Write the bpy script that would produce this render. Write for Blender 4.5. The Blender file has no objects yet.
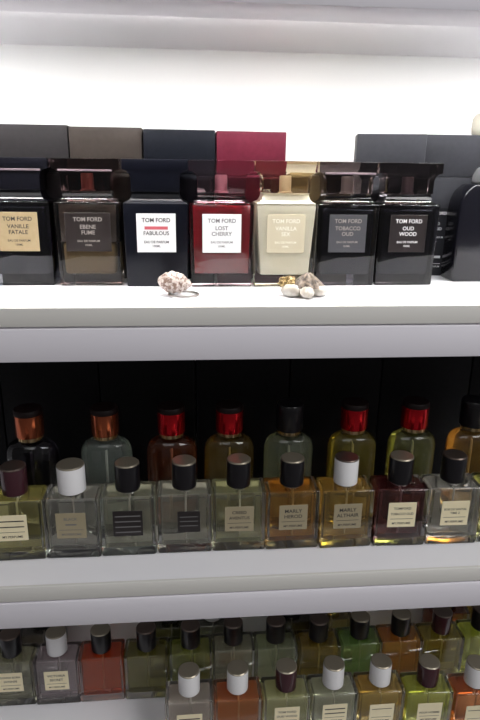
import bpy, bmesh, math, random
from mathutils import Vector, Matrix
C = bpy.data.collections.new('Scene Collection Items'); bpy.context.scene.collection.children.link(C)
MM = 0.001
CAMZ = 1423.0          # everything below is written in millimetres; z values are heights above the shop floor
Z1, Z2, Z3 = CAMZ-93.25, CAMZ-317.4, CAMZ-541.5     # shelf tops
T = 38.3               # shelf edge height
random.seed(4)

# ------------------------------------------------------------------ materials
MATS = {}
def mat(name, col, rough=.5, metal=0, trans=0, ior=1.5, coat=0, emit=None, estr=0, spec=None):
    if name in MATS: return MATS[name]
    m = bpy.data.materials.new(name); m.use_nodes = True
    b = m.node_tree.nodes['Principled BSDF']
    b.inputs['Base Color'].default_value = (*col, 1)
    b.inputs['Roughness'].default_value = rough
    b.inputs['Metallic'].default_value = metal
    b.inputs['Transmission Weight'].default_value = trans
    b.inputs['IOR'].default_value = ior
    b.inputs['Coat Weight'].default_value = coat
    if spec is not None: b.inputs['Specular IOR Level'].default_value = spec
    if emit:
        b.inputs['Emission Color'].default_value = (*emit, 1); b.inputs['Emission Strength'].default_value = estr
    MATS[name] = m
    return m
def noisy(m, scale, amount, c2, bump=0, detail=4):
    nt = m.node_tree; b = nt.nodes['Principled BSDF']
    tc = nt.nodes.new('ShaderNodeTexCoord'); n = nt.nodes.new('ShaderNodeTexNoise')
    n.inputs['Scale'].default_value = scale; n.inputs['Detail'].default_value = detail
    nt.links.new(tc.outputs['Object'], n.inputs['Vector'])
    r = nt.nodes.new('ShaderNodeValToRGB')
    r.color_ramp.elements[0].position = .5-amount; r.color_ramp.elements[1].position = .5+amount
    r.color_ramp.elements[0].color = b.inputs['Base Color'].default_value[:]
    r.color_ramp.elements[1].color = (*c2, 1)
    nt.links.new(n.outputs['Fac'], r.inputs['Fac']); nt.links.new(r.outputs['Color'], b.inputs['Base Color'])
    if bump:
        bp = nt.nodes.new('ShaderNodeBump'); bp.inputs['Strength'].default_value = bump; bp.inputs['Distance'].default_value = .0006
        nt.links.new(n.outputs['Fac'], bp.inputs['Height']); nt.links.new(bp.outputs['Normal'], b.inputs['Normal'])
    return m

M_white = noisy(mat('white_laminate', (.84, .83, .86), .38), 6, .3, (.87, .86, .89))
M_edge = noisy(mat('edge_band', (.68, .665, .63), .42), 6, .3, (.71, .695, .665))
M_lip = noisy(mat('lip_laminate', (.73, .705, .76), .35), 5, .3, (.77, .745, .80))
M_wall = noisy(mat('wall_paint', (.86, .86, .85), .6), 3, .3, (.89, .89, .88))
M_floor = noisy(mat('floor_tile', (.22, .21, .20), .4), 3, .3, (.40, .38, .36))
M_led = mat('led', (1, 1, 1), .5, emit=(1, .985, .96), estr=120)
M_alu = mat('aluminium', (.75, .75, .76), .35, 1)
M_seam = mat('seam_shadow_gap', (.30, .29, .28), .6)
M_blackgl = mat('black_gloss', (.005, .005, .008), .18, coat=.0)
M_navygl = mat('blueblack_gloss', (.003, .0035, .007), .30, spec=.22)
M_blackbox = noisy(mat('black_card', (.004, .004, .005), .6, spec=.2), 300, .2, (.007, .007, .008))
M_clear = mat('clear_glass', (.97, .975, .965), 0, trans=1, ior=1.5)
M_smoke = mat('smoky_glass', (.42, .40, .41), .0, trans=1, ior=1.5)
M_brownglass = mat('brown_glass', (.80, .74, .66), 0, trans=1, ior=1.5)
M_cherryglass = mat('cherry_clear_glass', (.82, .60, .64), 0, trans=1, ior=1.45)
M_vanillaglass = mat('vanilla_clear_glass', (.80, .70, .50), 0, trans=1, ior=1.45)
M_whitecap = mat('white_plastic', (.80, .79, .80), .28)
M_blackcap = mat('black_plastic', (.007, .006, .008), .28)
M_marooncap = mat('maroon_plastic', (.045, .012, .018), .25, coat=.3)
M_captop = mat('taupe_metal', (.30, .265, .205), .33, .7)
M_captopdark = mat('dark_bronze_metal', (.13, .10, .085), .33, .8)
M_redmetal = mat('red_metal', (.62, .012, .022), .20, .85)
M_copper = mat('copper_metal', (.50, .13, .06), .20, .9)
M_capdarkred = mat('dark_red_plastic', (.010, .004, .004), .45, spec=.25)
M_gold = mat('gold_metal', (.75, .58, .33), .25, 1)
M_silver = mat('silver_metal', (.72, .71, .68), .2, 1)
M_tube = mat('pale_plastic', (.62, .58, .55), .4)
M_brownplastic = mat('rust_plastic', (.35, .10, .06), .35)
M_greyplastic_glint = mat('mauve_grey_plastic_glint', (.20, .15, .17), .35)  # one spray head, and the painted glint on the dark caps
M_print_dark = mat('dark_print', (.035, .03, .03), .6)
M_print_grey = mat('grey_print', (.16, .155, .155), .6)
M_print_white = mat('pale_print', (.72, .71, .72), .5)
M_print_taupe = mat('taupe_print', (.30, .27, .25), .5)
M_print_cream = mat('cream_print', (.92, .90, .78), .5)
M_print_red = mat('red_print', (.50, .09, .11), .6)
M_lblwhite = mat('white_label', (.80, .80, .80), .5)
M_lblcream = noisy(mat('cream_label', (.82, .72, .48), .35), 120, .3, (.88, .79, .54))
M_lblcreamdim = mat('dull_gold_label', (.33, .28, .18), .35)  # darker gold than the cream label
M_lblgold = noisy(mat('champagne_label', (.50, .38, .21), .32, .35), 200, .3, (.58, .45, .27))
M_lblbeige = mat('beige_label', (.56, .50, .36), .4)
M_lbldark = mat('dark_label', (.018, .014, .014), .3)
M_lblgrey = mat('charcoal_label', (.055, .055, .062), .4)
M_lblbrown = mat('umber_label', (.016, .011, .010), .4)

# ------------------------------------------------------------------ mesh helpers (mm)
def finish(bm, smooth=True, angle=40):
    bmesh.ops.recalc_face_normals(bm, faces=bm.faces)
    for f in bm.faces: f.smooth = smooth
    for e in bm.edges:
        if len(e.link_faces) == 2 and e.calc_face_angle(0) > math.radians(angle): e.smooth = False
    me = bpy.data.meshes.new('mesh')
    bmesh.ops.scale(bm, vec=(MM, MM, MM), verts=bm.verts)
    bm.to_mesh(me); bm.free()
    return me
def box_bm(x0, x1, y0, y1, z0, z1, bev=0, seg=2, bm=None):
    b = bmesh.new()
    bmesh.ops.create_cube(b, size=1)
    for v in b.verts:
        v.co = Vector((x0+(v.co.x+.5)*(x1-x0), y0+(v.co.y+.5)*(y1-y0), z0+(v.co.z+.5)*(z1-z0)))
    if bev: bmesh.ops.bevel(b, geom=b.edges[:], offset=bev, segments=seg, profile=.5, affect='EDGES')
    if bm is None: return b
    join(bm, b); return bm
def join(bm, b):
    me = bpy.data.meshes.new('t'); b.to_mesh(me); b.free(); bm.from_mesh(me); bpy.data.meshes.remove(me)
def lathe_bm(prof, n=32, cx=0, cy=0, bm=None, sx=1, sy=1):
    b = bm or bmesh.new(); rings = []
    for r, z in prof:
        if r < 1e-6: rings.append([b.verts.new((cx, cy, z))])
        else: rings.append([b.verts.new((cx+sx*r*math.cos(2*math.pi*k/n), cy+sy*r*math.sin(2*math.pi*k/n), z)) for k in range(n)])
    for a, c in zip(rings, rings[1:]):
        for k in range(n):
            k2 = (k+1) % n
            if len(a) == 1 and len(c) == 1: continue
            if len(a) == 1: b.faces.new((a[0], c[k], c[k2]))
            elif len(c) == 1: b.faces.new((a[k], c[0], a[k2]))
            else: b.faces.new((a[k], a[k2], c[k2], c[k]))
    return b
def prism_bm(prof, y0, y1, bev=0, seg=2, bm=None):
    """front outline (x, z) given depth, edges rounded"""
    b = bmesh.new()
    A = [b.verts.new((x, y0, z)) for x, z in prof]; B = [b.verts.new((x, y1, z)) for x, z in prof]
    b.faces.new(A); b.faces.new(B[::-1]); n = len(prof)
    for i in range(n): b.faces.new((A[i], B[i], B[(i+1) % n], A[(i+1) % n]))
    bmesh.ops.recalc_face_normals(b, faces=b.faces)
    if bev:
        es = [e for e in b.edges if e.calc_face_angle(0) > math.radians(35)]
        bmesh.ops.bevel(b, geom=es, offset=bev, segments=seg, profile=.5, affect='EDGES')
    if bm is None: return b
    join(bm, b); return bm
def obj(name, me, m, parent=None, loc=(0, 0, 0), rotz=0):
    o = bpy.data.objects.new(name, me); C.objects.link(o)
    if len(me.materials) == 0: me.materials.append(m)
    o.material_slots[0].link = 'OBJECT'; o.material_slots[0].material = m
    o.location = Vector(loc)*MM; o.rotation_euler = (0, 0, rotz)
    if parent: o.parent = parent
    return o
def tag(o, label, cat, group=None):
    o['label'] = label; o['category'] = cat
    if group: o['group'] = group
    return o
def thing(name, label, cat, loc, rotz=0, group=None):
    o = bpy.data.objects.new(name, None); C.objects.link(o)
    o.empty_display_size = .01
    o.location = Vector(loc)*MM; o.rotation_euler = (0, 0, math.radians(rotz))
    return tag(o, label, cat, group)
def struct(name, bm, m):
    o = obj(name, finish(bm), m); o['kind'] = 'structure'; return o
TXT = {}
def lettering(lines, m, parent, y, name='lettering', cx=0):
    """lines: (text, centre z, cap height, max width).  One flat raised print mesh facing the front"""
    bm = bmesh.new()
    for s, zc, h, wmax in lines:
        if s == '-':                                  # a printed bar
            box_bm(cx-wmax/2, cx+wmax/2, y-.06, y+.02, zc-h/2, zc+h/2, bm=bm); continue
        cu = bpy.data.curves.new('c', 'FONT'); cu.body = s; cu.size = 1; cu.align_x = 'CENTER'; cu.align_y = 'CENTER'
        cu.offset = .016; cu.resolution_u = 3
        to = bpy.data.objects.new('c', cu); bpy.context.scene.collection.objects.link(to)
        bpy.context.view_layer.update()
        me = bpy.data.meshes.new_from_object(to.evaluated_get(bpy.context.evaluated_depsgraph_get()))
        bpy.data.objects.remove(to); bpy.data.curves.remove(cu)
        xs = [v.co.x for v in me.vertices]; ys = [v.co.y for v in me.vertices]
        w = max(xs)-min(xs); hh = max(ys)-min(ys); k = h/hh; kx = min(k, wmax/w)
        mx, my = (max(xs)+min(xs))/2, (max(ys)+min(ys))/2
        for v in me.vertices: v.co = Vector((cx+(v.co.x-mx)*kx, y-.05, zc+(v.co.y-my)*k))
        bm.from_mesh(me); bpy.data.meshes.remove(me)
    for f in bm.faces: f.smooth = False
    me = bpy.data.meshes.new('print'); bmesh.ops.scale(bm, vec=(MM,)*3, verts=bm.verts); bm.to_mesh(me); bm.free()
    return obj(name, me, m, parent)

# ------------------------------------------------------------------ the setting
XL, XR = -430, 580
YF, YB = 408.3, 592
def shelf(i, zt, last=False):
    b = box_bm(XL, XR, YF+3, YB, zt-T+4, zt-.01)
    # worktop with its own edge band (upper 13 mm) and the lip board below it
    struct('trim_%d' % (2*i+1), box_bm(XL, XR, YF, YF+3.2, zt-13.2, zt+.02, .5), M_edge)
    struct('trim_%d' % (2*i+2), box_bm(XL, XR, YF-.6, YF+42.7, zt-T, zt-14.6, .6), M_lip)
    o = struct('shelf_board', b, M_white)
    return o
for i, z in enumerate((CAMZ+131.3, Z1, Z2, Z3)): shelf(i, z)
struct('wall_back', box_bm(XL-20, XR+20, YB, YB+12, 700, 1800), M_wall)
struct('wall_left', box_bm(XL-18, XL, YF-2, YB, 700, 1800), M_white)
struct('wall_right', box_bm(XR, XR+18, YF-2, YB, 700, 1800), M_white)
struct('floor', box_bm(-2200, 2400, -2600, 700, -10, 0), M_floor)
# the strip lamp under the upper board, tucked behind the lip
led = thing('strip_lamp', 'long white light strip fixed under the upper shelf', 'lamp', (75, 456, CAMZ+97.1))
obj('housing', finish(box_bm(-495, 495, -4.2, 4.2, -1.2, -.1)), M_alu, led)
obj('diffuser', finish(box_bm(-494, 494, -3.6, 3.6, -1.9, -1.25)), M_led, led)

# ------------------------------------------------------------------ tall decanter bottles on the top shelf
def arc(x0, z0, x1, z1, bulge, n=8):
    pts = []
    for k in range(1, n):
        t = k/n; w = math.sin(math.pi*t)
        pts.append((x0+(x1-x0)*t-bulge*w, z0+(z1-z0)*t))
    return pts
def mirror(pr): return pr+[(-x, z) for x, z in reversed(pr)]
W = 25.1
_body = mirror([(W-.9, 0), (W, 63.5), (W-.6, 65.4)])
_cap = mirror([(18.6, 73.2), (18.6, 82.6)]+[(W-6.5*math.cos(math.radians(a)), 82.6+6.6*math.sin(math.radians(a))) for a in (12, 24, 36, 48, 60, 72, 84)]+[(W, 89.4), (W, 97.2)])
ME = {}
def decanter_meshes():
    ME['d_body'] = finish(prism_bm(_body, 0, 30, 1.1, 3))
    ME['d_core'] = finish(prism_bm(mirror([(W-5.2, 9), (W-4.4, 62)]), 3.4, 26.6, 2, 3))
    ME['d_corefull'] = finish(prism_bm(mirror([(W-3.4, 10.5), (W-2.2, 64.2)]), 1.6, 28.4, 1.2, 2))
    # collar: a small stepped pyramid with hollowed flanks
    b = bmesh.new(); rings = []
    for w_, d_, z_ in ((23.6, 13.6, 65.45), (20.6, 12.2, 66.6), (19.2, 11.0, 68.4), (18.4, 10.0, 70.6), (18.2, 9.6, 71.8), (18.2, 9.6, 72.9)):
        rings.append([b.verts.new((x*w_, 15+y*d_, z_)) for x, y in ((-1, -1), (1, -1), (1, 1), (-1, 1))])
    for P, Q in zip(rings, rings[1:]):
        for i in range(4): b.faces.new((P[i], P[(i+1) % 4], Q[(i+1) % 4], Q[i]))
    b.faces.new(rings[-1]); b.faces.new(rings[0][::-1])
    ME['d_collar'] = finish(b, angle=25)
    ME['d_coreup'] = finish(prism_bm(mirror([(W-3.6, 34.2), (W-3.0, 63.6)]), 2.4, 27.6, 1.2, 2))
    ME['d_corelow'] = finish(prism_bm(mirror([(W-5.4, 9.5), (W-4.8, 34)]), 2.8, 27.2, 2.4, 3))
    ME['d_coretaper'] = finish(prism_bm(mirror([(W-5.6, 9.5), (W-1.6, 64.4)]), 1.8, 28.2, 1.6, 2))
    # one-piece cap: stopper and slab as one outline with the slab standing a little proud
    b = prism_bm(_cap, 2.0, 28.0, .45, 2)
    ME['d_cap'] = finish(b)
    ME['d_tube'] = finish(lathe_bm([(0, 73.4), (5.6, 73.4), (5.6, 74.6), (4.6, 75), (4.6, 86), (4.2, 86.8), (0, 86.8)], 28, 0, 15))
    ME['d_glint'] = finish(box_bm(-20.2, 20.2, 1.1, 2.0, 87.7, 89.2, .3))  # strip coloured to imitate light caught along the slab's lower edge
decanter_meshes()
LBL = {}
def label_mesh(w, h, z0):
    k = (w, h, z0)
    if k not in LBL: LBL[k] = finish(box_bm(-w/2, w/2, -.35, -.02, z0, z0+h, .12, 1))
    return LBL[k]
TF1 = 54.6
def decanter(x, y, label, bodym, corem, collarm, capm, tubem, lblm, prm, lines, core='d_corefull', rot=0, w=30.4, extra=None, glintm=None):
    t = thing('perfume_bottle', label, 'perfume bottle', (x, y, Z1+.05), rot, 'square decanter bottles on the top shelf')
    b = obj('body', ME['d_body'], bodym, t)
    if corem: obj('liquid', ME[core], corem, b)
    obj('collar', ME['d_collar'], collarm, t)
    c = obj('cap', ME['d_cap'], capm, t)
    if glintm: obj('cap_edge_glint', ME['d_glint'], glintm, c)
    if tubem: obj('spray_head', ME['d_tube'], tubem, t)
    l = obj('label', label_mesh(w, 29.8, 27.4), lblm, t)
    lettering(lines, prm, l, -.36)
    if extra: lettering(extra[0], extra[1], l, -.36, 'censor_bar')
    return t
def tf(lines2, dy=0, size=3.1, last='100ML'):
    L = [('TOM FORD', TF1-2.4, 3.2, 22)]
    z = 46.5
    for s in lines2: L.append((s, z, size, 22)); z -= 4.4
    L += [('EAU DE PARFUM', 35.6, 1.7, 22), (last, 32.4, 1.6, 10)]
    return L
M_redliq = mat('deep_red_liquid', (.16, .003, .007), .12, coat=.6)
M_creamliq = mat('cream_lacquer', (.92, .86, .68), .3)
M_ebony = mat('brown_perfume', (.36, .27, .15), .1, trans=.55, ior=.92)
M_ebonyup = mat('umber_lacquer', (.030, .020, .016), .25)
M_darkglass = mat('dark_tinted_glass', (.30, .30, .36), 0, trans=1, ior=1.5)
M_blackcore = mat('black_perfume', (.004, .003, .006), .15)
M_smokecap = mat('smoked_cap_glass', (.13, .10, .10), 0, trans=1, ior=1.5)
M_ebonycap = mat('umber_cap_glass', (.12, .07, .07), 0, trans=1, ior=1.5)
M_cherrytube = mat('pink_plastic', (.42, .18, .22), .3)
M_vanillatube = mat('peach_plastic', (.70, .55, .42), .3)
M_reds = mat('rust_orange_plastic', (.32, .10, .07), .4)
decanter(-130.6, 488.5, 'black decanter perfume bottle with champagne gold label, leftmost on the top shelf', M_darkglass, M_blackcore, M_blackgl, M_blackgl, None, M_lblgold, M_print_dark, tf(['VANILLE', 'FATALE']), core='d_core', glintm=M_greyplastic_glint)
EF = decanter(-77.1, 486.8, 'smoky brown glass perfume bottle with clear base, between the two black bottles', M_brownglass, M_ebony, M_brownglass, M_ebonycap, M_reds, M_lblbrown, M_print_taupe, tf(['EBENE', 'FUME']), core='d_corelow', w=35, glintm=M_greyplastic_glint)
obj('lacquer', ME['d_coreup'], M_ebonyup, EF.children[0])
decanter(-24.2, 483, 'blue-black perfume bottle with white label and red bar', M_navygl, None, M_navygl, M_navygl, None, M_lblwhite, M_print_dark,
         [('TOM FORD', TF1-2.4, 3.3, 22), ('FABULOUS', 42.2, 3.0, 21.5), ('EAU DE PARFUM', 35.4, 1.9, 23), ('100ML', 32.2, 1.7, 10)],
         extra=([('-', 46.2, 2.4, 18)], M_print_red))
decanter(26.9, 480.5, 'dark red perfume bottle with white label under a clear pinkish cap', M_clear, M_redliq, M_cherryglass, M_cherryglass, M_cherrytube, M_lblwhite, M_print_grey, tf(['LOST', 'CHERRY']))
decanter(77.6, 480.2, 'cream perfume bottle with beige label under a clear cap', M_clear, M_creamliq, M_creamliq, M_vanillaglass, M_vanillatube, M_lblbeige, M_print_cream, tf(['VANILLA', 'SEX']), core='d_coretaper')
decanter(128.3, 484, 'black perfume bottle with charcoal label and see-through smoky cap', M_darkglass, M_blackcore, M_smoke, M_smokecap, M_tube, M_lblgrey, M_print_taupe, tf(['TOBACCO', 'OUD']), core='d_core', glintm=M_greyplastic_glint)
decanter(178.7, 485.5, 'all-black perfume bottle with pale lettering, right end of the decanter row', M_darkglass, M_blackcore, M_smoke, M_smokecap, M_greyplastic_glint, M_lbldark, M_print_white, tf(['OUD', 'WOOD']), core='d_core')

# lacquered upper part of the brown bottle
# cartons behind them
def carton(x0, x1, y, h, m, label, txt=None, rot=0, dep=44):
    w = x1-x0
    t = thing('perfume_carton', label, 'box', ((x0+x1)/2, y, Z1+.05), rot, 'cartons behind the decanter bottles')
    obj('carton_base', finish(box_bm(-w/2+.4, w/2-.4, (.4), dep-.4, 0, 86, .4)), m, t)
    obj('carton_lid', finish(box_bm(-w/2, w/2, 0, dep, 86.2, h, .7)), m, t)
    if txt:
        l = obj('label', finish(box_bm(-17, 17, -.25, .35, 20, 62, .1, 1)), txt[0], t)
        lettering(txt[2], txt[1], l, -.27)
    return t
M_c1 = noisy(mat('grey_card', (.020, .0185, .0195), .5, spec=.10), 250, .25, (.024, .022, .023))
M_c2 = noisy(mat('brown_card', (.031, .025, .022), .5, spec=.10), 250, .25, (.037, .030, .026))
M_c3 = noisy(mat('slate_card', (.004, .005, .008), .5, spec=.10), 250, .25, (.006, .007, .011))
M_c4 = noisy(mat('cherry_card', (.075, .0085, .019), .45, spec=.12), 250, .25, (.09, .011, .023))
M_c5 = noisy(mat('charcoal_card', (.028, .029, .034), .5, spec=.10), 250, .25, (.033, .034, .040))
k = 518/527
carton(-154.5*k, -95.4*k, 519.6, 122.1, M_c1, 'grey carton behind the bottle with the champagne gold label')
carton(-94.2*k, -36.0*k, 518.4, 121.1, M_c2, 'brown carton standing behind the smoky brown bottle')
carton(-34.6*k, 23.6*k, 516, 120.1, M_c3, 'slate-blue carton behind the blue-black bottle with white label')
carton(25.0*k, 82.4*k, 515, 119.6, M_c4, 'cherry red carton standing behind the dark red bottle')
M_c6 = noisy(mat('beige_card', (.26, .20, .12), .42, spec=.15), 250, .25, (.29, .23, .14))
carton(83.4, 135.5, 514, 91, M_c6, 'short beige carton hidden behind the cream bottle, seen through its cap')
carton(143.0, 200.2, 524.4, 120.2, M_c5, 'charcoal carton behind the bottle with the charcoal label', rot=-12, dep=34)
rc = carton(202.4, 263.4, 530.5, 120.7, M_c5, 'charcoal carton with white print between black bottle and round-shouldered flask', rot=-3, dep=40)
M_c5d = mat('dark_card_panel', (.018, .018, .022), .4, spec=.15)
pnl = obj('label', finish(box_bm(-30.2, 30.2, -.25, .35, 4, 60, .1, 1)), M_c5d, rc)
lettering([('TOM FORD', 55.5, 2.6, 20), ('OUD', 46.5, 2.6, 12), ('WOOD', 42, 2.6, 12), ('EAU DE PARFUM', 34.5, 1.6, 16), ('100ML', 31.5, 1.5, 9),
           ('-', 17.0, 2.2, 15), ('-', 11, .5, 16), ('EAU DE PARFUM', 8.4, 1.5, 16)], M_print_white, pnl, -.27, cx=-13)

# round-shouldered black flask at the right edge
t = thing('perfume_flask', 'black round-shouldered flask cut off by the right edge of the picture', 'perfume bottle', (259, 500, Z1+.05))
pr = [(-32, 2), (-30.5, 0), (30.5, 0), (32, 2)]
half = [(31.0, 0), (32.0, 2), (32.0, 60), (31, 68), (28, 75), (23, 79.5), (21, 81)]
obj('body', finish(prism_bm(mirror(half), 0, 26, 1.6, 3)), M_blackgl, t)
obj('cap', finish(lathe_bm([(0, 81.3), (17, 81.3), (18, 82.5), (17.6, 88), (15, 93.5), (10, 97), (0, 98.5)], 40, 0, 13)), mat('grey_gloss', (.16, .16, .17), .25, .3), t)
tag(obj('cream_jar', finish(lathe_bm([(0, 0), (11, 0), (12.5, 1.5), (13, 6), (12.5, 14), (10.5, 17.5), (6, 19), (0, 19.3)], 32)), noisy(mat('cream_ceramic', (.60, .57, .48), .5), 90, .3, (.5, .47, .40)), None, (262, 543, Z1+120.95)),
    'small cream rounded jar on top of the charcoal carton at the right edge', 'jar')

# ------------------------------------------------------------------ sea shell on its key ring, and the shell ornament
def noise3(p, s=1.0):
    from mathutils import noise
    return noise.noise(Vector(p)*s)
def shell_mesh():
    bm = bmesh.new(); n, m = 64, 48
    rows = []
    for i in range(m+1):
        t = i/m
        # body whorl with a spire towards +x
        x = -13.5+26*t
        r = 8.8*math.sin(math.pi*min(1, t*1.13+.02))**.62 if t < .62 else 0
        if t >= .62:
            u = (t-.62)/.38
            r = 8.2*(1-u)**.8+ .9*abs(math.sin(u*9.5))*(1-u)
            r *= 1.0
        r = max(r, .02)
        row = []
        for k in range(n):
            a = 2*math.pi*k/n
            rr = r*(1+.015*math.cos(a*9+t*14)+.045*math.sin(t*34+a))
            p = (x, rr*math.cos(a)*.85, rr*math.sin(a)*.92+0.0)
            d = 1+.03*noise3(p, .3)
            row.append(bm.verts.new((p[0], p[1]*d, p[2]*d)))
        rows.append(row)
    for a, b in zip(rows, rows[1:]):
        for k in range(n): bm.faces.new((a[k], a[(k+1) % n], b[(k+1) % n], b[k]))
    bm.faces.new(rows[0][::-1]); bm.faces.new(rows[-1])
    bmesh.ops.rotate(bm, verts=bm.verts, cent=(0, 0, 0), matrix=Matrix.Rotation(math.radians(8), 3, 'Y'))
    lo = min(v.co.z for v in bm.verts)
    for v in bm.verts: v.co.z -= lo
    return finish(bm, angle=80)
M_shell = noisy(mat('shell_white', (.20, .12, .09), .45), 380, .09, (.62, .54, .49), bump=.25, detail=3)
sh = obj('seashell', shell_mesh(), M_shell, None, (-9.0, 448, Z1+1.4), math.radians(4))
tag(sh, 'white and pink speckled seashell in front of the white-labelled black bottle', 'seashell')
def ring_mesh(R, r, n=64, m=10, loops=2):
    bm = bmesh.new(); N = n*loops; rows = []
    for i in range(N):
        a = 2*math.pi*i/n; zc = r+ (i/N)*(loops-1)*r*1.4
        rows.append([bm.verts.new(((R+r*math.cos(b))*math.cos(a), (R+r*math.cos(b))*math.sin(a), zc+r*.7*math.sin(b))) for b in [2*math.pi*j/m for j in range(m)]])
    for a, b in zip(rows, rows[1:]):
        for j in range(m): bm.faces.new((a[j], a[(j+1) % m], b[(j+1) % m], b[j]))
    bm.faces.new(rows[0][::-1]); bm.faces.new(rows[-1])
    return finish(bm)
tag(obj('key_ring', ring_mesh(11, .75), mat('ring_steel', (.30, .28, .26), .3, 1), None, (-3.5, 446.5, Z1+.15)), 'thin steel split ring lying under the speckled seashell', 'ring')

def lump(rx, ry, rz, seed, rough=.12, scale=.25, flat=.0, sub=4):
    bm = bmesh.new(); bmesh.ops.create_icosphere(bm, subdivisions=sub, radius=1)
    for v in bm.verts:
        p = v.co.copy(); d = 1+rough*noise3((p.x*3+seed, p.y*3, p.z*3), 1)+rough*.5*noise3((p.x*8, p.y*8+seed, p.z*8), 1)
        v.co = Vector((p.x*rx*d, p.y*ry*d, p.z*rz*d))
    lo = min(v.co.z for v in bm.verts)
    for v in bm.verts: v.co.z = max(v.co.z-lo-flat, 0)
    return bm
orn = thing('shell_ornament', 'small ornament of shells with a golden lump, before the cream bottle', 'ornament', (84, 445.5, Z1+.05))
# ridged grey-brown limpet cap
bm = bmesh.new(); n = 60; rows = []
for i in range(11):
    t = i/10; r = 1-t
    rows.append([bm.verts.new(((13.4*r)*(1+.07*math.cos(12*a)*r)*math.cos(a)+1*t, (9.5*r)*(1+.07*math.cos(12*a)*r)*math.sin(a), 6.6+10.8*(1-(1-t)**1.5)*(1+.05*math.sin(5*a)))) for a in [2*math.pi*k/n for k in range(n)]])
for a, b in zip(rows[:-1], rows[1:-1]):
    for k in range(n): bm.faces.new((a[k], a[(k+1) % n], b[(k+1) % n], b[k]))
bm.faces.new(rows[0][::-1]); bm.faces.new(rows[-2])
M_limpet = mat('limpet', (.05, .035, .025), .4)
noisy(M_limpet, 330, .14, (.26, .20, .15), bump=.3, detail=2)
for v in rows[-1]: bm.verts.remove(v)
o = obj('limpet_shell', finish(bm, angle=60), M_limpet, orn, (5.5, 0, 0))
M_cowrie = noisy(mat('white_cowrie', (.45, .40, .33), .35), 160, .15, (.66, .63, .58))
for (x, y, z, a, s) in ((3.8, -11, 0, 90, 1.0), (14.5, -4, 0, 20, .95), (-7.5, -4.2, 0, 150, 1.1), (9.5, 9, 0, 60, .9)):
    b = lump(7*s, 5.2*s, 4.4*s, x, .04)
    for v in b.verts:                        # toothed slit
        if abs(v.co.y) < .6*s and v.co.z > 1: v.co.z -= .8
        if v.co.x > 4.5*s: v.co.y *= .8
    obj('cowrie_foot', finish(b, angle=70), M_cowrie, orn, (x, y, z), math.radians(a))
M_goldrock = noisy(mat('golden_mineral', (.12, .07, .02), .3, .3), 420, .10, (.55, .40, .18), bump=.6, detail=3)
b = bmesh.new()
for k in range(16):
    q = lump(random.uniform(1.8, 3.2), random.uniform(1.8, 3), random.uniform(1.6, 2.8), k*3.1, .3, sub=3)
    bmesh.ops.translate(q, verts=q.verts, vec=(random.uniform(-5.5, 5.5), random.uniform(-3.5, 3.5), random.uniform(5.0, 11.5)))
    join(b, q)
obj('golden_lump', finish(b, angle=35), M_goldrock, orn, (-10, 0, 0))

# ------------------------------------------------------------------ square refill bottles (lower shelves)
def square_meshes():
    BW, BD, BH = 46.2, 28, 56.3
    ME['s_body'] = finish(box_bm(-BW/2, BW/2, 0, BD, 0, BH, 2.2, 4))
    ME['s_liq'] = finish(box_bm(-BW/2+3.4, BW/2-3.4, 3.0, BD-3.0, 7.5, BH-3.2, 2.2, 3))
    ME['s_neck'] = finish(lathe_bm([(0, BH-.3), (8.2, BH-.3), (8.2, BH+1.2), (7, BH+1.6), (7, BH+3), (0, BH+3)], 32, 0, BD/2))
    for nm, r in (('s', 10.3), ('sb', 11.4)):
        ME[nm+'_cap'] = finish(lathe_bm([(0, BH+1.7), (r-.6, BH+1.7), (r, BH+2.2), (r, BH+23.8), (r-.15, BH+24.4), (0, BH+24.4)], 40, 0, BD/2))
        ME[nm+'_captop'] = finish(lathe_bm([(0, BH+24.45), (r-.1, BH+24.45), (r-.1, BH+24.9), (r-.9, BH+25.7), (0, BH+25.8)], 40, 0, BD/2))
    ME['s_tube'] = finish(lathe_bm([(0, 9), (.9, 9), (.9, BH-4.5), (0, BH-4.5)], 10, 1, BD/2))
square_meshes()
LIQ = {}
def liquid(col, tr=.90):
    if (col, tr) not in LIQ: LIQ[col, tr] = mat('perfume_liquid_%d' % len(LIQ), col, .0, trans=tr, ior=.92)
    return LIQ[col, tr]
def square(x, y, z, label, liq, capm, topm, lbl=None, lines=None, prm=None, group=None, rot=0, big=False, body=None, lx=0, lw=24.5, lh=24, lz=20):
    t = thing('perfume_bottle', label, 'perfume bottle', (x, y, z+.05), rot, group)
    b = obj('body', ME['s_body'], body or M_clear, t)
    l = obj('liquid', ME['s_liq'], liquid(liq, .90 if z > Z3+1 else .78), b)
    obj('dip_tube', ME['s_tube'], M_tube, b)
    obj('neck', ME['s_neck'], M_silver, t)
    k = 'sb' if big else 's'
    c = obj('cap', ME[k+'_cap'], capm, t); obj('cap_top', ME[k+'_captop'], topm, c)
    if lbl:
        g = obj('label', label_mesh(lw, lh, lz), lbl, t, (lx, 0, 0))
        if lines: lettering([(a_, lz+(b_-15.5)*lh/21, c_*1.1, d_) for a_, b_, c_, d_ in lines], prm or M_print_dark, g, -.36)
    return t
def ml(a, b2=None, z=31.5, dy=4.6, s=2.7, foot='MY.PERFUME'):
    L = [(a, z, s, 20)]
    if b2: L.append((b2, z-dy, s, 20))
    L.append(('-', 22.6, .35, 20)); L.append((foot, 18.8, 1.9, 20))
    return L
G2 = 'square bottles in the front row of the middle shelf'
P = 'perfume bottle on the middle shelf'
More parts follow.
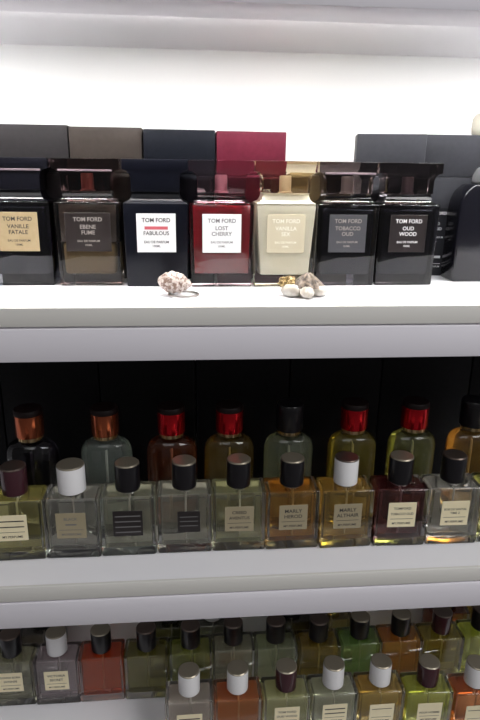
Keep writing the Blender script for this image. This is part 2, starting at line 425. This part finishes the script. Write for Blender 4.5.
mid = [
 (-144.8, (.84, .78, .36), M_marooncap, M_captopdark, M_lblcream, ml('-', '-', s=.9), None, 'pale yellow square bottle with maroon-black cap, left end of the middle shelf'),
 (-99.2, (.84, .82, .74), M_whitecap, M_captop, M_lblcreamdim, ml('BLACK', '-', s=2.4)[:1]+[('-', 26.9, 1.2, 9)]+ml('BLACK')[1:], M_print_grey, 'clear square bottle with white cap on the middle shelf, left half'),
 (-52.8, (.84, .83, .68), M_blackcap, M_captop, M_lbldark, [('-', 32, .9, 21), ('-', 27.6, .9, 21), ('-', 23.2, .9, 21), ('-', 18.8, .9, 21)], M_print_grey, 'clear square bottle with wide black striped label and black cap'),
 (-5.6, (.86, .84, .72), M_blackcap, M_captop, M_lbldark, [('-', 31, .6, 15), ('-', 26.6, .6, 15), ('-', 22, .6, 15)], M_print_grey, 'clear square bottle with small black label, below the red-brown flask'),
 (40.6, (.84, .83, .56), M_blackcap, M_captop, M_lblcreamdim, ml('CREED', 'AVENTUS', s=2.7), None, 'pale yellow-green square bottle with AVENTUS label and black cap'),
 (86.8, (.86, .50, .14), M_blackcap, M_captop, M_lblcreamdim, ml('MARLY', 'HEROD', s=3.1), None, 'amber square bottle with MARLY HEROD label and black cap'),
 (133.8, (.86, .62, .22), M_whitecap, M_captopdark, M_lblcreamdim, ml('MARLY', 'ALTHAIR', s=3.1), None, 'amber square bottle with MARLY ALTHAIR label and white cap'),
 (181.4, (.34, .12, .12), M_blackcap, M_captop, M_lblcream, ml('TOMFORD', 'TOBACCO OUD', s=2.1), None, 'dark plum square bottle with cream TOBACCO OUD label'),
 (228.6, (.84, .82, .76), M_blackcap, M_captopdark, M_lblcream, ml('BOIS DE SANTAL', 'TIME 2', z=29.5, dy=3.2, s=1.9), None, 'colourless square bottle with cream label, right of the plum bottle'),
 (276.0, (.80, .78, .36), M_blackcap, M_captop, None, None, None, 'yellowish square bottle cut off at the right end of the middle shelf'),
]
for i, (x, liq, cm, tm, lb, ln, pm, label) in enumerate(mid):
    kw = {}
    if i == 1: kw['big'] = True
    if i == 3: kw.update(lw=19, lh=20, lx=3.5, lz=21)
    if i == 0: kw.update(lx=-2, lw=25)
    square(x, (442.6, 443, 443.4, 444.2, 444.2, 443.6, 442.4, 441.6, 441.2, 441.8)[i], Z2, label, liq, cm, tm, lb, ln, pm, G2, (1, -1, .5, 0, -.6, .6, 1, -1, -.8, 0)[i], **kw)

# ------------------------------------------------------------------ round-shouldered flasks, back row of the middle shelf
def flask_meshes():
    hw = 22.6
    sh_ = [(0, 0), (hw-3, 0), (hw-.8, 1), (hw, 3), (hw, 67)]+[(hw-9+9*math.cos(math.radians(a)), 67+13*math.sin(math.radians(a))) for a in (15, 30, 45, 60, 75)]+[(hw-9.4, 80.6), (10.5, 81.6), (9.8, 82), (0, 82)]
    ME['f_body'] = finish(lathe_bm(sh_, 56, 0, 13.5, sy=.62), angle=60)
    si = [(0, 7), (hw-5.5, 7), (hw-3.6, 9), (hw-3.4, 66)]+[(hw-10.4+7*math.cos(math.radians(a)), 66+9*math.sin(math.radians(a))) for a in (20, 40, 60)]+[(0, 74)]
    ME['f_liq'] = finish(lathe_bm(si, 56, 0, 13.5, sy=.58), angle=60)
    bm = lathe_bm([(0, 82.1), (9.6, 82.1), (9.6, 85.4), (8.6, 85.8), (0, 85.8)], 40, 0, 13)
    for k in range(24):
        a = 2*math.pi*k/24
        q = box_bm(-.55, .55, 9.4, 10.5, 82.4, 85.2)
        bmesh.ops.rotate(q, verts=q.verts, cent=(0, 0, 0), matrix=Matrix.Rotation(a, 3, 'Z')); bmesh.ops.translate(q, verts=q.verts, vec=(0, 13, 0)); join(bm, q)
    ME['f_collar'] = finish(bm)
    ME['f_cap'] = finish(lathe_bm([(0, 86), (12, 86), (12.2, 86.6), (12.2, 104.5), (0, 104.5)], 48, 0, 13))
    ME['f_top'] = finish(lathe_bm([(0, 104.6), (12.2, 104.6), (12.2, 107.6), (11.4, 109), (0, 109.2)], 48, 0, 13))
    ME['f_tube'] = finish(lathe_bm([(0, 10), (1, 10), (1, 72), (0, 72)], 10, 0, 13))
flask_meshes()
flasks = [
 (-139.5, (.05, .045, .06), M_copper, 'blackish round-shouldered flask with copper cap, left end of the back row'),
 (-74.6, (.72, .80, .74), M_copper, 'clear round-shouldered flask with copper cap'),
 (-16.6, (.48, .16, .07), M_redmetal, 'reddish-brown round-shouldered flask with shiny red cap'),
 (35.2, (.62, .44, .14), M_redmetal, 'brownish-amber flask with red cap, directly left of the black-capped flask'),
 (89.6, (.70, .76, .56), M_blackcap, 'pale green round-shouldered flask with black cap'),
 (149.0, (.78, .66, .18), M_redmetal, 'golden flask with red cap, directly right of the black-capped flask'),
 (205.6, (.68, .68, .30), M_redmetal, 'olive-green flask with red cap, rightmost of the red-capped flasks'),
 (262.2, (.82, .52, .18), M_blackcap, 'orange-amber flask with dark cap at the right edge, back row'),
]
for x, liq, cm, label in flasks:
    t = thing('perfume_flask', label, 'perfume bottle', (x, 483, Z2+.05), 0, 'round-shouldered flasks in the back row of the middle shelf')
    t.scale.z = 1.065
    b = obj('body', ME['f_body'], M_clear, t); obj('liquid', ME['f_liq'], liquid(liq, .87), b); obj('dip_tube', ME['f_tube'], M_tube, b)
    obj('collar', ME['f_collar'], M_gold, t)
    c = obj('cap', ME['f_cap'], cm, t); obj('cap_top', ME['f_top'], M_capdarkred if cm is not M_blackcap else M_blackcap, c)
# black cartons filling the back of the middle shelf
bx = finish(box_bm(-44.6, 44.6, 0, 44, 0, 172, .8))
names = ['in the far left corner', 'behind the copper-capped flasks', 'behind the first red-capped flask', 'behind the black-capped flask', 'behind the golden flask', 'behind the orange-amber flask', 'beyond the right edge']
for k in range(7):
    x = -220+90.4*k
    t = tag(obj('black_carton', bx, M_blackbox, None, (x, 541, Z2+.05)), 'tall black carton at the back of the middle shelf, '+names[k], 'box', 'black cartons at the back of the middle shelf')

# ------------------------------------------------------------------ bottom shelf
G3f = 'square bottles in the front row of the bottom shelf'
front = [
 (-4.3, (.86, .78, .70), M_whitecap, 'pinkish clear square bottle with white cap, left end of the front row', ml('-', None, s=1.2)),
 (42.7, (.82, .36, .14), M_whitecap, 'orange-brown square bottle with white cap in the front row, left half', None),
 (89.8, (.86, .85, .52), M_marooncap, 'pale yellow-green bottle with black cap and TOM FORD OUD WOOD label', ml('TOM FORD', 'OUD WOOD', s=2.3)),
 (136.9, (.84, .84, .66), M_whitecap, 'pale grey-green bottle with white cap and ruled cream label', ml('-', '-', s=1.1)),
 (183.8, (.88, .66, .24), M_whitecap, 'golden amber square bottle with white cap, front of the bottom shelf', ml('-', None, s=.6)),
 (230.6, (.84, .86, .26), M_marooncap, 'bright yellow-green bottle with dark cap and POUR HOMME label', ml('POUR HOMME', None, z=26.5, s=2.3)),
 (277.6, (.78, .34, .14), M_whitecap, 'orange-brown square bottle with white cap at the right edge', ml('-', None, s=.6)),
]
for i, (x, liq, cm, label, ln) in enumerate(front):
    square(x, (446.5, 446, 445, 445, 444.5, 440.5, 436)[i], Z3, label, liq, cm, M_captop, M_lblcream if ln else None, ln, None, G3f, (0, .8, -.5, .5, 0, -1, 0)[i], lz=(18, 18, 21, 21, 18, 20, 18)[i])
G3b = 'square bottles in the second row of the bottom shelf'
back = [
 (-187.6, (.70, .68, .50), M_blackcap, M_captopdark, 'grey-olive square bottle with black cap and cream label at the left edge', ml('DONNA BORN', 'INTENSE', s=2.3)),
 (-141.2, (.84, .74, .76), M_whitecap, M_captop, 'mauve-tinted clear bottle with white cap and VICTORIA SECRET label', ml('VICTORIA', 'SECRET', s=2.7)),
 (-95.6, (.85, .20, .06), M_blackcap, M_captop, 'orange-red square bottle with black cap on the bottom shelf', None),
 (-49.0, (.46, .42, .12), M_blackcap, M_captopdark, 'dark olive square bottle directly right of the orange-red bottle', None),
 (-2.4, (.60, .62, .20), M_blackcap, M_captopdark, 'dark green-olive bottle behind the left end of the front row', None),
 (42.8, (.82, .80, .62), M_blackcap, M_captopdark, 'pale clear bottle with black cap behind the first orange-brown bottle', None),
 (88.4, (.78, .82, .56), M_blackcap, M_captopdark, 'pale green bottle behind the TOM FORD OUD WOOD bottle', None),
 (134.9, (.62, .46, .10), M_blackcap, M_captopdark, 'dark amber bottle behind the bottle with ruled cream label', None),
 (180.6, (.48, .70, .24), M_blackcap, M_captop, 'bright green square bottle on the bottom shelf', None),
 (226.4, (.88, .46, .12), M_blackcap, M_captop, 'orange-amber square bottle directly right of the green bottle', None),
 (272.6, (.66, .56, .12), M_marooncap, M_captopdark, 'dark amber bottle with maroon cap behind the yellow-green bottle', None),
 (318.6, (.80, .84, .22), M_blackcap, M_captopdark, 'yellow-green bottle with black cap at the right edge, second row', None),
]
for i, (x, liq, cm, tm, label, ln) in enumerate(back):
    square(x, 506+(1, 0, .5, 0, 0, 1.5, 1, 0, 1, 2, 1.5, 3)[i], Z3, label, liq, cm, tm, M_lblcream if ln else None, ln, None, G3b, (0, 0, .8, -.5, .5, 0, 0, -.7, .6, 0, .5, -.5)[i])
third = [
 (-214, (.30, .26, .20), M_blackcap), (-165, (.40, .36, .30), M_blackcap), (-25, (.30, .30, .14), M_blackcap), (22, (.6, .6, .5), M_whitecap), (112, (.16, .14, .10), M_blackcap),
 (158, (.70, .55, .25), M_gold), (296, (.60, .20, .10), M_marooncap), (345, (.6, .5, .2), M_blackcap)]
tl = ['at the far left', 'behind the mauve-tinted bottle', 'behind the dark green-olive bottle', 'with white cap behind the pale clear bottle', 'with black cap behind the dark amber bottle',
      'with gold cap behind the green bottle', 'with maroon cap behind the yellow-green bottle', 'in the far right corner']
for (x, liq, cm), s in zip(third, tl):
    square(x, 545, Z3, 'bottle in the bottom shelf\'s last row '+s, liq, cm, M_captopdark, group='bottles in the last row of the bottom shelf')

# ------------------------------------------------------------------ light
w = bpy.data.worlds.new('World'); bpy.context.scene.world = w; w.use_nodes = True
nt = w.node_tree; bg = nt.nodes['Background']
tc = nt.nodes.new('ShaderNodeTexCoord'); sp = nt.nodes.new('ShaderNodeSeparateXYZ')
nt.links.new(tc.outputs['Generated'], sp.inputs['Vector'])
mr = nt.nodes.new('ShaderNodeMapRange'); mr.inputs['From Min'].default_value = -1; mr.inputs['From Max'].default_value = 1
mr.inputs['To Min'].default_value = .07; mr.inputs['To Max'].default_value = .16
nt.links.new(sp.outputs['X'], mr.inputs['Value']); nt.links.new(mr.outputs['Result'], bg.inputs['Strength'])
bg.inputs['Color'].default_value = (1, .965, .985, 1)
def area(name, loc, size, power, col=(1, 1, 1), target=(75, 450, 1100)):
    L = bpy.data.lights.new(name, 'AREA'); L.shape = 'RECTANGLE'; L.size, L.size_y = size[0]*MM, size[1]*MM; L.energy = power; L.color = col
    o = bpy.data.objects.new(name, L); C.objects.link(o); o.location = Vector(loc)*MM
    d = (Vector(target)-Vector(loc)).normalized(); o.rotation_euler = d.to_track_quat('-Z', 'Y').to_euler()
    tag(o, 'ceiling light panel of the shop, behind the camera', 'lamp', 'ceiling light panels'); return o
area('ceiling_panel', (1300, -650, 2600), (1200, 900), 26, target=(200, 450, 1000))
area('ceiling_panel', (-450, -1000, 2600), (1200, 900), 7, target=(0, 450, 1000))

# ------------------------------------------------------------------ camera
cam = bpy.data.cameras.new('camera'); co = bpy.data.objects.new('camera', cam); C.objects.link(co)
f, p, s, r = 603.0, 0.31159, 0.08839, 0.013488
F = Vector((math.sin(s)*math.cos(p), math.cos(s)*math.cos(p), -math.sin(p)))
R0 = Vector((math.cos(s), -math.sin(s), 0)); U0 = R0.cross(F)
R = R0*math.cos(r)+U0*math.sin(r); U = U0*math.cos(r)-R0*math.sin(r)
m3 = Matrix((R, U, -F)).transposed()
co.matrix_world = Matrix.Translation((0, 0, CAMZ*MM)) @ m3.to_4x4()
cam.sensor_fit = 'VERTICAL'; cam.sensor_height = 36; cam.lens = 36*f/720
cam.clip_start = .01; cam.clip_end = 50
S = bpy.context.scene; S.camera = co
S.view_settings.view_transform = 'Standard'; S.view_settings.look = 'None'; S.view_settings.gamma = 1; S.view_settings.exposure = 0
